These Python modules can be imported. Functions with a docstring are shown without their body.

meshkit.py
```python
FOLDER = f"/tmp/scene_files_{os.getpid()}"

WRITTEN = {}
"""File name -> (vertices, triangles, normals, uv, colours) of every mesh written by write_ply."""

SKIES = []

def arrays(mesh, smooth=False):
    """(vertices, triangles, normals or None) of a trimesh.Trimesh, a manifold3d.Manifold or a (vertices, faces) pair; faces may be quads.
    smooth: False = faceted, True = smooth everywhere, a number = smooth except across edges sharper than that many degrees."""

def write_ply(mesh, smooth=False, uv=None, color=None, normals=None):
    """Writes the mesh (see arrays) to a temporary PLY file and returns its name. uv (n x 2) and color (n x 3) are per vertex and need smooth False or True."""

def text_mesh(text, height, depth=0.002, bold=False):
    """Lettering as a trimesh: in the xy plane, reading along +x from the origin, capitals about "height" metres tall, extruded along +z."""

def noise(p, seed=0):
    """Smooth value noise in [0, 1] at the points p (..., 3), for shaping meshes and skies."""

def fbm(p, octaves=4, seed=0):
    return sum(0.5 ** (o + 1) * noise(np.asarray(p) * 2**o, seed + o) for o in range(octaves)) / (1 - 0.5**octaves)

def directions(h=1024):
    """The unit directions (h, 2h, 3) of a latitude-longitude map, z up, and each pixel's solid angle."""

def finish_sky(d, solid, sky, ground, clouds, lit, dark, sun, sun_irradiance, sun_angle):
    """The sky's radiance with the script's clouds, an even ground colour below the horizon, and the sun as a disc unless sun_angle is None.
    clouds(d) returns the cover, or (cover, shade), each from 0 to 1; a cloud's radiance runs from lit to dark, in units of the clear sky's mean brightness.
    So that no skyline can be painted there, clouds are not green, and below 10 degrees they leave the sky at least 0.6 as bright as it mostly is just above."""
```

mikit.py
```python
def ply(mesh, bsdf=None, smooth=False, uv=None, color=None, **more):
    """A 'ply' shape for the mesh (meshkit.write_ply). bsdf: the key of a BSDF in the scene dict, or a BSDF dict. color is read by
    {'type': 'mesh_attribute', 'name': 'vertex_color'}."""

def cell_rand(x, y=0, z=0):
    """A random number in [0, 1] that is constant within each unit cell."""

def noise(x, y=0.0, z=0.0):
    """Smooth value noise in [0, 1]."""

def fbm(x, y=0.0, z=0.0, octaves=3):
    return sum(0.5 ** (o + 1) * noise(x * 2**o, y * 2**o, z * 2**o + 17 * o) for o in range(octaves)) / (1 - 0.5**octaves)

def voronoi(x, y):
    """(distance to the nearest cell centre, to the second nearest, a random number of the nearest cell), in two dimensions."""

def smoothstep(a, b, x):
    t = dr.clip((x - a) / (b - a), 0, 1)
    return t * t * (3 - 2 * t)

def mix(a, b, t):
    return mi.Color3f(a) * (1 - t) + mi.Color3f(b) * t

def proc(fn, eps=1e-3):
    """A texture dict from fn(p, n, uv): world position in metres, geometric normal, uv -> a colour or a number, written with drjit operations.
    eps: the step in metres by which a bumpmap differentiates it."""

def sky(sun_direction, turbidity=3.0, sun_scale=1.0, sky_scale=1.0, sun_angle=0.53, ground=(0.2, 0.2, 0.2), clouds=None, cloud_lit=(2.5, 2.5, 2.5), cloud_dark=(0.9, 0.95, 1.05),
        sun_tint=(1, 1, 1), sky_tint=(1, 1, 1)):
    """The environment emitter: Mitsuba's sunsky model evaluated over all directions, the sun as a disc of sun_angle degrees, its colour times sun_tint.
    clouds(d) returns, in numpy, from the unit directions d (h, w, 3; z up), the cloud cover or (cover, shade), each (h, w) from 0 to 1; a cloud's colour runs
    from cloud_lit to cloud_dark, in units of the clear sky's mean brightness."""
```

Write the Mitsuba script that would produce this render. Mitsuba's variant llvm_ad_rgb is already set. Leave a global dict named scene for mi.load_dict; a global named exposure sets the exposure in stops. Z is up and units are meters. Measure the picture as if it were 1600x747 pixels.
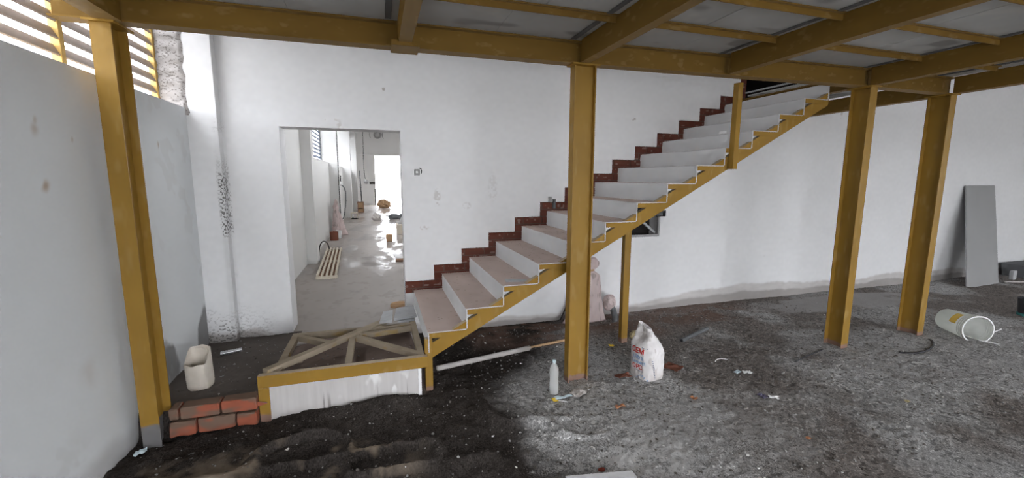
import math
import numpy as np, trimesh, mitsuba as mi, drjit as dr
import mikit, meshkit
import manifold3d as m3
import shapely.geometry as sg
from shapely import affinity
from shapely.ops import unary_union
from mikit import noise, fbm, voronoi, cell_rand, smoothstep, mix

rng = np.random.default_rng(7)
scene, labels = {}, {}
T = mi.ScalarTransform4f

# ------------------------------------------------------------------ camera, sky, exposure
F_PX, YAW, PITCH, ROLL, EYE = 664.29, .3051, .1412, .003, np.array([0, 0, 1.65])
_f = np.array([math.sin(YAW) * math.cos(PITCH), math.cos(YAW) * math.cos(PITCH), -math.sin(PITCH)])
_r = np.array([math.cos(YAW), -math.sin(YAW), 0.])
_u = np.cross(_r, _f)
_up = _u * math.cos(ROLL) - _r * math.sin(ROLL)
scene['camera'] = {'type': 'perspective', 'fov': math.degrees(2 * math.atan(800 / F_PX)), 'fov_axis': 'x', 'near_clip': .05, 'far_clip': 200.,
                   'to_world': T().look_at(origin=EYE.tolist(), target=(EYE + _f).tolist(), up=_up.tolist())}
exposure = 6.45
scene['sky'] = mikit.sky((.3, -.5, .8), turbidity=4, sun_scale=0.0, ground=(.42, .41, .40),
                         clouds=lambda d: np.ones(d.shape[:2]), cloud_lit=(1.0, 1.03, 1.08))

# ------------------------------------------------------------------ helpers
def tag(key, label=None, cat=None, group=None, kind=None):
    d = labels.setdefault(key, {})
    if label: d['label'] = label
    if cat: d['category'] = cat
    if group: d['group'] = group
    if kind: d['kind'] = kind

_n = {}
def number(key):
    k = _n.get(key, 0); _n[key] = k + 1
    return key if k == 0 else f'{key}_{k:03d}'

def put(key, mesh, mat, smooth=False, label=None, cat=None, group=None, kind=None, **kw):
    key = number(key)
    scene[key] = mikit.ply(mesh, mat, smooth, **kw)
    if label or cat or group or kind: tag(key, label, cat, group, kind)
    return key

def thing(name, label, cat, group=None, kind=None):
    key = number(name)
    tag(key, label, cat, group, kind)
    return key

def cat_(*ms): return trimesh.util.concatenate([m for m in ms if m is not None])

def bx(x0, x1, y0, y1, z0, z1, bev=0.0):
    x0, x1 = sorted((x0, x1)); y0, y1 = sorted((y0, y1)); z0, z1 = sorted((z0, z1))
    if bev <= 0:
        m = trimesh.creation.box(extents=(x1 - x0, y1 - y0, z1 - z0))
        m.apply_translation(((x0 + x1) / 2, (y0 + y1) / 2, (z0 + z1) / 2)); return m
    b = min(bev, (x1 - x0) * .45, (y1 - y0) * .45, (z1 - z0) * .45)
    pts = []
    for sx, X in ((1, x0), (-1, x1)):
        for sy, Y in ((1, y0), (-1, y1)):
            for sz, Z in ((1, z0), (-1, z1)):
                pts += [(X + sx * b, Y + sy * b, Z), (X + sx * b, Y, Z + sz * b), (X, Y + sy * b, Z + sz * b)]
    return trimesh.convex.convex_hull(np.array(pts))

def rot(m, deg, axis, at=(0, 0, 0)):
    m = m.copy(); m.apply_transform(trimesh.transformations.rotation_matrix(math.radians(deg), axis, at)); return m

def mv(m, x, y, z):
    m = m.copy(); m.apply_translation((x, y, z)); return m

def frame(p0, p1, up=(0, 0, 1)):
    p0, p1 = np.array(p0, float), np.array(p1, float)
    z = p1 - p0; L = np.linalg.norm(z); z /= L
    u = np.array(up, float); u -= z * (u @ z); u /= np.linalg.norm(u)
    M = np.eye(4); M[:3, 0] = np.cross(u, z); M[:3, 1] = u; M[:3, 2] = z; M[:3, 3] = p0
    return M, L

def extr(poly, p0, p1, up=(0, 0, 1)):
    """polygon (side, up) swept from p0 to p1"""
    M, L = frame(p0, p1, up)
    m = trimesh.creation.extrude_polygon(poly, L, engine='earcut'); m.apply_transform(M); return m

def rect(a0, a1, b0, b1): return sg.box(a0, b0, a1, b1)

def ibeam_poly(fw, depth, tf=.009, tw=.007):
    """top at 0, hangs down"""
    return unary_union([rect(-fw / 2, fw / 2, -tf, 0), rect(-fw / 2, fw / 2, -depth, -depth + tf), rect(-tw / 2, tw / 2, -depth, 0)])

def bar(p0, p1, w, h, up=(0, 0, 1)): return extr(rect(-w / 2, w / 2, -h / 2, h / 2), p0, p1, up)

def tube(pts, r, n=10, close=True):
    pts = np.array(pts, float); k = len(pts)
    rr = np.broadcast_to(np.array(r, float), (k,))
    t = np.gradient(pts, axis=0); t /= np.linalg.norm(t, axis=1, keepdims=True)
    a = np.cross(t[0], [0, 0, 1] if abs(t[0][2]) < .9 else [1, 0, 0]); a /= np.linalg.norm(a)
    v = []
    for i in range(k):
        a = a - t[i] * (a @ t[i]); a /= np.linalg.norm(a); b = np.cross(t[i], a)
        th = np.arange(n) * 2 * np.pi / n
        v.append(pts[i] + rr[i] * (np.cos(th)[:, None] * a + np.sin(th)[:, None] * b))
    v = np.vstack(v); f = []
    for i in range(k - 1):
        for j in range(n):
            p, q = i * n + j, i * n + (j + 1) % n
            f += [(p, q, q + n), (p, q + n, p + n)]
    if close:
        v = np.vstack([v, pts[0], pts[-1]]); c0, c1 = k * n, k * n + 1
        for j in range(n):
            f += [(c0, (j + 1) % n, j), (c1, (k - 1) * n + j, (k - 1) * n + (j + 1) % n)]
    return trimesh.Trimesh(v, np.array(f), process=False)

def lathe(prof, n=32):
    return trimesh.creation.revolve(np.array(prof, float), sections=n)

def spline(pts, n=24):
    from scipy.interpolate import CubicSpline
    pts = np.array(pts, float); s = np.linspace(0, 1, len(pts))
    return CubicSpline(s, pts)(np.linspace(0, 1, n))

def gridmesh(P, closed_u=False):
    """P: (nv, nu, 3) points"""
    nv, nu = P.shape[:2]
    f = []
    for i in range(nv - 1):
        for j in range(nu if closed_u else nu - 1):
            a, b = i * nu + j, i * nu + (j + 1) % nu
            f += [(a, b, b + nu), (a, b + nu, a + nu)]
    return trimesh.Trimesh(P.reshape(-1, 3), np.array(f), process=False)

def quad_sheet(corners, t):
    """thin slab from four top corners"""
    c = np.array(corners, float); n = np.cross(c[1] - c[0], c[3] - c[0]); n /= np.linalg.norm(n)
    return trimesh.convex.convex_hull(np.vstack([c, c - n * t]))

# ------------------------------------------------------------------ materials
def two(b): return {'type': 'twosided', 'bsdf': b}
def pr(c, rough=.6, metal=0., spec=.3, **k):
    c = {'type': 'rgb', 'value': list(c)} if not isinstance(c, dict) else c
    return two({'type': 'principled', 'base_color': c, 'roughness': rough, 'metallic': metal, 'specular': spec, **k})
def df(c):
    c = {'type': 'rgb', 'value': list(c)} if not isinstance(c, dict) else c
    return two({'type': 'diffuse', 'reflectance': c})
def C3(*c): return mi.Color3f(*c)

def blob(p, cx, cy, r):
    """soft spot in two coordinates"""
    d = dr.sqrt(dr.square((p[0] - cx) / r[0]) + dr.square((p[1] - cy) / r[1]))
    return 1 - smoothstep(.5, 1.0, d)

def f_backwall(p, n, uv):
    a = fbm(p.x * 1.3, p.z * 1.3, 3.1, 3)
    b = noise(p.x * 22, p.y * 22, p.z * 22)
    c = mix(C3(.785, .785, .79), C3(.735, .735, .74), a)
    # small knocks and rubbed marks
    s = noise(p.x * 9 + 40, p.z * 9, 1.7) * noise(p.x * 2.1, p.z * 2.3, 9.)
    c = mix(c, C3(.42, .37, .34), smoothstep(.70, .80, s) * smoothstep(.45, .7, noise(p.x * 40, p.z * 40, 3.)) * .5)
    for (x, z, rx, rz, k) in ((.62, 1.44, .05, .12, .35), (2.38, 2.33, .02, .05, .7), (2.46, 2.25, .02, .03, .5), (3.05, 2.38, .04, .025, .7), (.2, 1.25, .03, .03, .5), (1.25, 1.55, .07, .2, .18), (.95, 1.35, .06, .05, .3), (.1, 2.55, .02, .02, .8)):
        c = mix(c, C3(.35, .31, .28), blob((p.x, p.z), x, z, (rx, rz)) * k * smoothstep(.3, .6, noise(p.x * 50, p.z * 50, 8.)))
    # unpainted damp cement along the foot of the wall
    edge = -.07 + .20 * fbm(p.x * 1.1, 5.3, 0., 4) + .03 * fbm(p.x * 14, 2.2, 0., 2)
    edge = edge + .17 * (1 - smoothstep(-1.25, -.84, p.x)) + .06 * smoothstep(3.4, 4.2, p.x)
    c = mix(c, mix(C3(.56, .535, .52), C3(.40, .375, .36), fbm(p.x * 6, p.z * 14, 2., 3)), (1 - smoothstep(edge - .03, edge + .015, p.z)) * .8)
    e2 = edge * .5 - .055 + .10 * (1 - smoothstep(-1.45, -.85, p.x)) + .03 * noise(p.x * 6, 4.)
    c = mix(c, C3(.27, .25, .235), (1 - smoothstep(e2 - .02, e2 + .02, p.z)) * .7)
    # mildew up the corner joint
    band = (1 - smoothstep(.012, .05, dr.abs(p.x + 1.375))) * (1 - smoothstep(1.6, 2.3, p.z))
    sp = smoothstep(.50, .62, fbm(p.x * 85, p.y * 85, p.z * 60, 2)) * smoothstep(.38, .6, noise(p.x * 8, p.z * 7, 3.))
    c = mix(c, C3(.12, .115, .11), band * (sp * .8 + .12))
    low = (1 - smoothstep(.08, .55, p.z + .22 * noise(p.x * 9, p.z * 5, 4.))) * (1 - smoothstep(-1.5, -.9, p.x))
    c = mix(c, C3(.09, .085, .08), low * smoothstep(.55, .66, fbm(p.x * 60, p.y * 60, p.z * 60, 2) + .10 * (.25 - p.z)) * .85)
    return c * (.97 + .05 * b)

def f_leftwall(p, n, uv):
    a = fbm(p.y * 1.1, p.z * 1.1, 6.2, 3)
    c = mix(C3(.735, .75, .755), C3(.665, .685, .695), a)
    sc = smoothstep(.60, .70, fbm(p.y * 7 + p.z * 5, p.z * 5 - p.y * 3, 2.0, 3)) * smoothstep(.45, .7, noise(p.y * 1.9, p.z * 1.9, 5.))
    c = mix(c, C3(.52, .51, .495), sc * .22)
    w1, w2 = .05 * (noise(p.y * 14, p.z * 14, 1.) - .5), .05 * (noise(p.y * 14, p.z * 14, 7.) - .5)
    for (y, z, r, k) in ((2.78, 1.62, .030, .8), (2.76, 1.88, .035, .45), (2.78, 1.93, .02, .4), (3.02, 1.86, .015, .4), (3.5, .95, .06, .25), (2.9, .55, .08, .2), (4.0, 1.9, .02, .6), (2.2, 1.2, .04, .4)):
        d = dr.sqrt(dr.square(p.y - y + w1) + dr.square((p.z - z + w2) / 1.3)) / r
        c = mix(c, C3(.42, .32, .23), (1 - smoothstep(.1, 1.3, d)) * k)
    # damp black mark near the raised floor
    d = dr.maximum(blob((p.y, p.z), 3.75, .05, (.30, .50)), blob((p.y, p.z), 4.55, .05, (.28, .55)))
    c = mix(c, C3(.16, .155, .15), smoothstep(.35, .85, d * (.35 + 1.2 * fbm(p.y * 9, p.z * 7, 1., 3))) * .8)
    low = 1 - smoothstep(.0, .12, p.z + .06 * noise(p.y * 6, 3.))
    return mix(c, C3(.46, .45, .44), low * .6)

def f_roughcement(p, n, uv):
    a = fbm(p.x * 28, p.y * 28, p.z * 28, 3)
    c = mix(C3(.47, .445, .435), C3(.34, .32, .31), a)
    return mix(c, C3(.20, .185, .175), smoothstep(.58, .70, fbm(p.x * 75, p.y * 75, p.z * 75, 2)) * .9)

def f_yellow(p, n, uv):
    a = fbm(p.x * 3.1, p.y * 3.1, p.z * 2.2, 3)
    b = fbm(p.x * 26, p.y * 26, p.z * 7, 2)
    c = mix(C3(.315, .182, .032), C3(.24, .136, .024), a)
    c = mix(c, C3(.42, .31, .14), smoothstep(.56, .80, b) * .25)
    c = mix(c, C3(.27, .16, .05), smoothstep(.58, .80, fbm(p.x * 17 + 3, p.y * 17, p.z * 2.5, 3)) * .4)
    dust = smoothstep(.6, 1., n.z)
    return mix(c, C3(.40, .345, .275), dust * .75)

def f_beam(p, n, uv):
    c = mix(C3(.225, .132, .028), C3(.15, .085, .022), fbm(p.x * 2.3, p.y * 2.3, p.z * 5, 3))
    c = mix(c, C3(.36, .255, .12), smoothstep(.60, .80, fbm(p.x * 15, p.y * 15, p.z * 21, 3)) * .35)
    return mix(c, C3(.36, .27, .15), smoothstep(-.6, -1., n.z) * .30)

def f_dusty(p, n, uv):
    c = mix(C3(.36, .305, .235), C3(.25, .205, .15), fbm(p.x * 8, p.y * 8, p.z * 8, 3))
    return mix(c, C3(.34, .22, .05), smoothstep(.60, .74, fbm(p.x * 9 + 4, p.y * 9, p.z * 9, 3)) * .6 * (1 - smoothstep(.5, .9, n.z)))

def f_post(p, n, uv):
    c = f_yellow(p, n, uv)
    foot = 1 - smoothstep(-.045, -.015, p.z + .02 * noise(p.x * 40, p.y * 40))
    c = mix(c, C3(.24, .15, .12), foot)
    cem = (1 - smoothstep(.055, .075, p.z + .02 * noise(p.x * 30, p.y * 30, p.z * 30))) * (1 - smoothstep(-1.1, -1.0, p.x))
    return mix(c, C3(.155, .15, .15), cem)

def f_panel(p, n, uv):
    a = fbm(p.x * 2.3, p.y * 2.3, 4.4, 4)
    c = mix(C3(.58, .585, .57), C3(.38, .385, .375), a)
    c = mix(c, C3(.60, .58, .54), smoothstep(.60, .74, fbm(p.x * 4, p.y * 4, 1.2, 3)) * .45)
    return mix(c, C3(.14, .13, .12), smoothstep(.66, .78, fbm(p.x * 3.3 + 9, p.y * 6, 2.2, 2)) * .5)

def f_stairboard(p, n, uv):
    a = fbm(p.x * 5, p.y * 5, p.z * 5, 3)
    grey = mix(C3(.64, .645, .65), C3(.54, .545, .55), a)
    strk = smoothstep(.55, .8, fbm(p.x * 40, p.y * 16, p.z * 3, 2))
    grey = mix(grey, C3(.62, .60, .58), strk * .3)
    dusty = mix(C3(.47, .375, .335), C3(.38, .295, .26), fbm(p.x * 6, p.y * 4, 2., 3))
    dusty = mix(dusty, C3(.22, .17, .15), smoothstep(.70, .80, fbm(p.x * 38, p.y * 38, p.z, 2)) * .6)
    return mix(grey, dusty, smoothstep(.5, .9, n.z))

def f_brick(p, n, uv):
    a = fbm(p.x * 14, p.y * 14, p.z * 14, 3)
    k = cell_rand(dr.floor(p.x * 4.4), dr.floor(p.z * 12))
    c = mix(C3(.150, .050, .036), C3(.085, .030, .024), a)
    c = mix(c, C3(.19, .085, .06), k * .35)
    return mix(c, C3(.33, .27, .24), smoothstep(.70, .80, noise(p.x * 30, p.y * 30, p.z * 30)) * .5)

def f_footbrick(p, n, uv):
    a = fbm(p.x * 10, p.y * 10, p.z * 14, 3)
    c = mix(C3(.38, .115, .068), C3(.25, .082, .052), a)
    dirt = smoothstep(.46, .62, fbm(p.x * 6 + 3, p.y * 6, p.z * 8, 3) + .35 * smoothstep(.5, .9, n.z) + .16 * blob((p.x, p.z), -1.12, -.02, (.16, .12)))
    return mix(c, C3(.17, .125, .095), dirt * .92)

def soil_base(p):
    a = fbm(p.x * .9, p.y * .9, 3.3, 3)
    b = fbm(p.x * 7, p.y * 7, 1.3, 3)
    g = noise(p.x * 95, p.y * 95, p.z * 30)
    h = noise(p.x * 42 + 7, p.y * 42, 2.)
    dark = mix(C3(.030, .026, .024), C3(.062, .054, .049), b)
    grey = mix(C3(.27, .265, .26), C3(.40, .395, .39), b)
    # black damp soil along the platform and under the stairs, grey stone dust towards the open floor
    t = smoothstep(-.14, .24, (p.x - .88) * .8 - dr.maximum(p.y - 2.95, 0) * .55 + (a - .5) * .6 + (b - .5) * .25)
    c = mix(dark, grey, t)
    c = mix(c, C3(.135, .112, .098), smoothstep(.44, .70, fbm(p.x * 1.5 + 5, p.y * 1.9, 8., 4) + .10 * smoothstep(2.6, 3.4, p.y)) * smoothstep(1.6, 2.6, p.x) * .75)
    g2 = noise(p.x * 190, p.y * 190, p.z * 60)
    c = c * (.40 + 1.2 * g2)
    c = mix(c, c * 1.8, smoothstep(.62, .85, g) * (.25 + .75 * t))
    c = mix(c, c * .45, smoothstep(.60, .85, h) * (.35 + .4 * t))
    # reddish backfill along the foot of the wall
    red = smoothstep(3.75, 4.25, p.y + .5 * (fbm(p.x * 3, p.y * 3, 6., 3) - .5)) * smoothstep(.45, .75, p.x) * (1 - smoothstep(4.3, 5.1, p.x))
    c = mix(c, mix(C3(.120, .070, .052), C3(.19, .130, .105), fbm(p.x * 14, p.y * 14, 1.3, 3)), red * smoothstep(.3, .6, fbm(p.x * 4, p.y * 5, 9., 3)) * .8)
    # sandy patches close to the camera
    tan = smoothstep(.50, .66, fbm(p.x * 6, p.y * 7.5, 4.9, 4)) * (1 - smoothstep(-.1, .3, p.x)) * (1 - smoothstep(2.7, 3.0, p.y))
    c = mix(c, C3(.25, .20, .15), tan * .7)
    # spilt lime round the pale slab
    lime = blob((p.x, p.y), 1.60, 2.10, (.42, .32)) * .9 + blob((p.x, p.y + .10 * (p.x - 1.)), 1.12, 2.17, (.50, .05)) * .75
    c = mix(c, C3(.50, .49, .48), smoothstep(.42, .80, lime * (.05 + .8 * fbm(p.x * 22, p.y * 22, 3., 3) + .6 * g2)) * .75)
    c = mix(c, C3(.46, .455, .45), smoothstep(.50, .85, (fbm(p.x * 3.1, p.y * 3.6, 12., 4) * .8 + .5 * g2) * blob((p.x, p.y), 2.3, 2.2, (1.5, .7)) * 1.15) * .32)
    pale = blob((p.x, p.y), 6.3, 4.2, (1.9, .45))
    c = mix(c, C3(.36, .35, .345), smoothstep(.3, .7, pale * (.3 + 1.2 * fbm(p.x * 5, p.y * 5, 7., 3))) * .8)
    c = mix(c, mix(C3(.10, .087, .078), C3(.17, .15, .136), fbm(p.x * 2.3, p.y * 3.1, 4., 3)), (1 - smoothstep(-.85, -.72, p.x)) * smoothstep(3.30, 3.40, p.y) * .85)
    fill = (1 - smoothstep(.28, .36, p.x)) * smoothstep(3.26, 3.36, p.y) * smoothstep(-.85, -.75, p.x)
    c = mix(c, mix(C3(.16, .12, .10), C3(.27, .21, .18), b), fill * .8)
    return c

def f_soil(p, n, uv): return soil_base(p)

def f_concrete(p, n, uv):
    a = fbm(p.x * 1.6, p.y * .9, 1.1, 4); b = fbm(p.x * 9, p.y * 6, 5.5, 3)
    c = mix(C3(.36, .325, .30), C3(.25, .225, .205), a)
    c = mix(c, C3(.17, .15, .135), smoothstep(.54, .74, b) * .28)
    return mix(c, C3(.17, .155, .15), wet(p) * .55)

def wet(p):
    return smoothstep(.48, .66, fbm(p.x * 3.1, p.y * 1.3, 7.7, 3) + .16 * smoothstep(-.2, .45, p.x) - .25 * (1 - smoothstep(5.6, 8., p.y)) )
def f_concrough(p, n, uv): return mi.Float(.55 - .47 * wet(p))

def f_sack(p, n, uv):
    a = fbm(p.x * 13, p.y * 13, p.z * 6, 3)
    c = mix(C3(.66, .56, .55), C3(.50, .40, .385), a)
    return mix(c, C3(.30, .24, .22), smoothstep(.58, .7, fbm(p.x * 30, p.y * 30, p.z * 8, 2)) * .6)

def f_bag(p, n, uv):
    a = fbm(p.x * 15, p.y * 15, p.z * 15, 3)
    c = mix(C3(.80, .775, .77), C3(.66, .63, .62), a)
    c = mix(c, C3(.38, .33, .30), smoothstep(.0, 1., 1 - smoothstep(-.07, .03, p.z)) * .55 * fbm(p.x * 30, p.y * 30, 1., 2))
    c = mix(c, C3(.40, .35, .33), smoothstep(.62, .74, fbm(p.x * 22, p.y * 22, p.z * 11, 2)) * .5)
    # grey cement dust round the mouth
    d = dr.sqrt(dr.square(p.z - .29) / .0036 + dr.square(p.y - 3.10) / .005)
    return mix(c, C3(.33, .30, .28), (1 - smoothstep(.3, 1.2, d)) * smoothstep(.25, .6, fbm(p.x * 20, p.y * 20, p.z * 20, 3)) * .75)

def f_whitepanel(p, n, uv):
    a = fbm(p.x * 48, p.z * 3.0, 2.2, 3)
    c = mix(C3(.60, .575, .56), C3(.50, .475, .46), a)
    c = mix(c, C3(.80, .79, .78), smoothstep(.54, .66, fbm(p.x * 15 + 2, p.z * 6, 7.1, 3)) * blob((p.x, p.z), -.08, .07, (.38, .13)) * .85)
    run = smoothstep(.70, .80, noise(p.x * 85, 3.3) * .7 + .3 * noise(p.x * 9, 1.)) * (1 - smoothstep(.0, .12, p.z + .1 * noise(p.x * 21, 8.)))
    return mix(c, C3(.22, .20, .19), run * .65)

def f_can(p, n, uv):
    return mix(C3(.66, .61, .54), C3(.52, .47, .40), fbm(p.x * 12, p.y * 12, p.z * 12, 3))

def f_slate(p, n, uv):
    a = fbm(p.x * 12, p.y * 12, 3., 4)
    return mix(C3(.42, .43, .44), C3(.27, .275, .285), a)

P = mikit.proc
MAT = {
    'm_backwall': df(P(f_backwall)), 'm_leftwall': df(P(f_leftwall)), 'm_roughcement': df(P(f_roughcement)),
    'm_plain': df((.74, .74, .735)), 'm_corrwall': df((.66, .655, .64)), 'm_roof': df((.62, .62, .62)), 'm_outwall': df((.74, .735, .72)),
    'm_yellow': pr(P(f_yellow), .55, spec=.15), 'm_post': pr(P(f_post), .5, spec=.18, clearcoat=.2, clearcoat_gloss=.75),
    'm_beam': pr(P(f_beam), .6, spec=.12), 'm_dusty': df(P(f_dusty)), 'm_panel': df(P(f_panel)), 'm_stair': pr(P(f_stairboard), .6, spec=.25),
    'm_brick': df(P(f_brick)), 'm_footbrick': df(P(f_footbrick)), 'm_mortar': df((.12, .085, .07)),
    'm_soil': df(P(f_soil)), 'm_concrete': pr(P(f_concrete), P(f_concrough), spec=.5),
    'm_sack': df(P(f_sack)), 'm_bag': df(P(f_bag)), 'm_whitepanel': df(P(f_whitepanel)),
    'm_can': pr(P(f_can), .5), 'm_slate': pr(P(f_slate), .5),
    'm_louvre': pr((.28, .225, .19), .5), 'm_louvreframe': pr((.50, .33, .10), .5), 'm_darklouvre': pr((.10, .12, .17), .4),
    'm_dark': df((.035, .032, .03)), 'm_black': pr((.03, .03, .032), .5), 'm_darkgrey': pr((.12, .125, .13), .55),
    'm_board': pr((.40, .41, .415), .55), 'm_steel': pr((.55, .55, .56), .35, .9), 'm_grey': df((.33, .33, .33)),
    'm_white': pr((.80, .80, .80), .5), 'm_cream': df((.66, .60, .50)), 'm_yellowpl': pr((.75, .52, .06), .4), 'm_bluewhite': pr((.55, .66, .70), .4),
    'm_red': df((.48, .05, .045)), 'm_redscrap': df((.22, .05, .035)), 'm_navy': df((.10, .12, .20)), 'm_blue': df((.25, .36, .55)), 'm_rust': df((.20, .085, .06)), 'm_orange': df((.42, .20, .11)),
    'm_stone': df((.50, .47, .45)), 'm_khaki': df((.40, .34, .20)), 'm_teal': pr((.05, .20, .19), .4), 'm_violet': pr((.12, .11, .17), .35),
    'm_wood': df((.34, .22, .16)), 'm_tan': df((.50, .33, .20)), 'm_vcol': df({'type': 'mesh_attribute', 'name': 'vertex_color'}),
    'm_plastic': {'type': 'principledthin', 'base_color': {'type': 'rgb', 'value': [.80, .82, .78]}, 'roughness': .35, 'diff_trans': 1.05, 'spec_trans': .12, 'eta': 1.4},
    'm_slab': df((.66, .67, .67)), 'm_rib': pr((.62, .63, .60), .5), 'm_bottle': {'type': 'principledthin', 'base_color': {'type': 'rgb', 'value': [.88, .89, .88]}, 'roughness': .25, 'diff_trans': .9, 'spec_trans': .42, 'eta': 1.45},
}
scene.update(MAT)

# ------------------------------------------------------------------ numbers of the place
YW, ZTOP = 4.70, 5.2                    # back wall face, roof
XL = -1.60                              # left wall face
G, R_, X1, Z1, YS = .3148, .170, .343, .4205, 3.33   # stair going, riser, first nose, outer plane
HB, HT = 2.535, 2.70                    # underside and top of the mezzanine steel
SILL, WTOP, WTOPC = 2.265, 3.1, 3.6

def nose(i): return X1 + G * (i - 1), Z1 + R_ * (i - 1)

# ------------------------------------------------------------------ the ground
def ground(x, y, fine=True):
    x, y = np.broadcast_arrays(np.asarray(x, float), np.asarray(y, float))
    p = np.stack([x, y, np.zeros_like(x)], -1)
    S = lambda a, b, v: np.clip((v - a) / (b - a), 0, 1) ** 2 * (3 - 2 * np.clip((v - a) / (b - a), 0, 1))
    z = -.085 + .05 * (meshkit.fbm(p * [1.1, 1.1, 1], 3, 5) - .5)
    dark = (1 - S(.9, 1.5, x + .35 * (y - 2.5)))
    z = z + dark * .11 * (meshkit.fbm(p * 3.1 + 7, 3, 9) - .5)
    rid = 1 - np.abs(2 * meshkit.noise(p * [2.1, 3.6, 1] + 3, 21) - 1)
    z = z + dark * .055 * S(.78, 1., rid) * S(3.15, 2.9, y)
    z = z + .03 * np.exp(-((y - 3.19) / .10) ** 2) * S(-.85, -.5, x) * (1 - S(.25, .4, x)) + .02 * S(-.45, -.2, x) * (1 - S(.2, .35, x)) * np.exp(-((y - 3.2) / .08) ** 2)
    z = z + .05 * np.exp(-((y - 4.25) / .25) ** 2) * S(.5, .9, x) * (1 - S(2.0, 3.4, x))
    # raised floor behind the bricks, fill inside the platform frame
    up = S(3.27, 3.315, y) * (1 - S(.25, .315, x))
    fill = .065 + .03 * (meshkit.fbm(p * 2.7, 3, 31) - .5) + .045 * S(-.8, -.6, x) * (1 - S(4.26, 4.40, y + .2 * (meshkit.fbm(p * 4, 3, 17) - .5)))
    z = z * (1 - up) + fill * up
    if fine:
        a = meshkit.fbm(p * 17, 3, 2) - .5
        z = z + (.012 + .014 * dark) * a * (1 - .6 * up)
        z = z + .008 * (meshkit.noise(p * 47, 4) - .5)
    return z

gx = np.concatenate([np.linspace(-1.62, 4.6, 440), np.linspace(4.6, 14.6, 260)[1:]])
gy = np.concatenate([np.linspace(-4.6, 1.55, 90), np.linspace(1.55, 3.2, 125)[1:], np.linspace(3.2, 3.36, 22)[1:], np.linspace(3.36, 4.72, 95)[1:]])
GX, GY = np.meshgrid(gx, gy)
put('floor', gridmesh(np.stack([GX, GY, ground(GX, GY)], -1)), 'm_soil', True, kind='structure')
tag('floor', 'bare dark soil floor strewn with stone dust')

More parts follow.
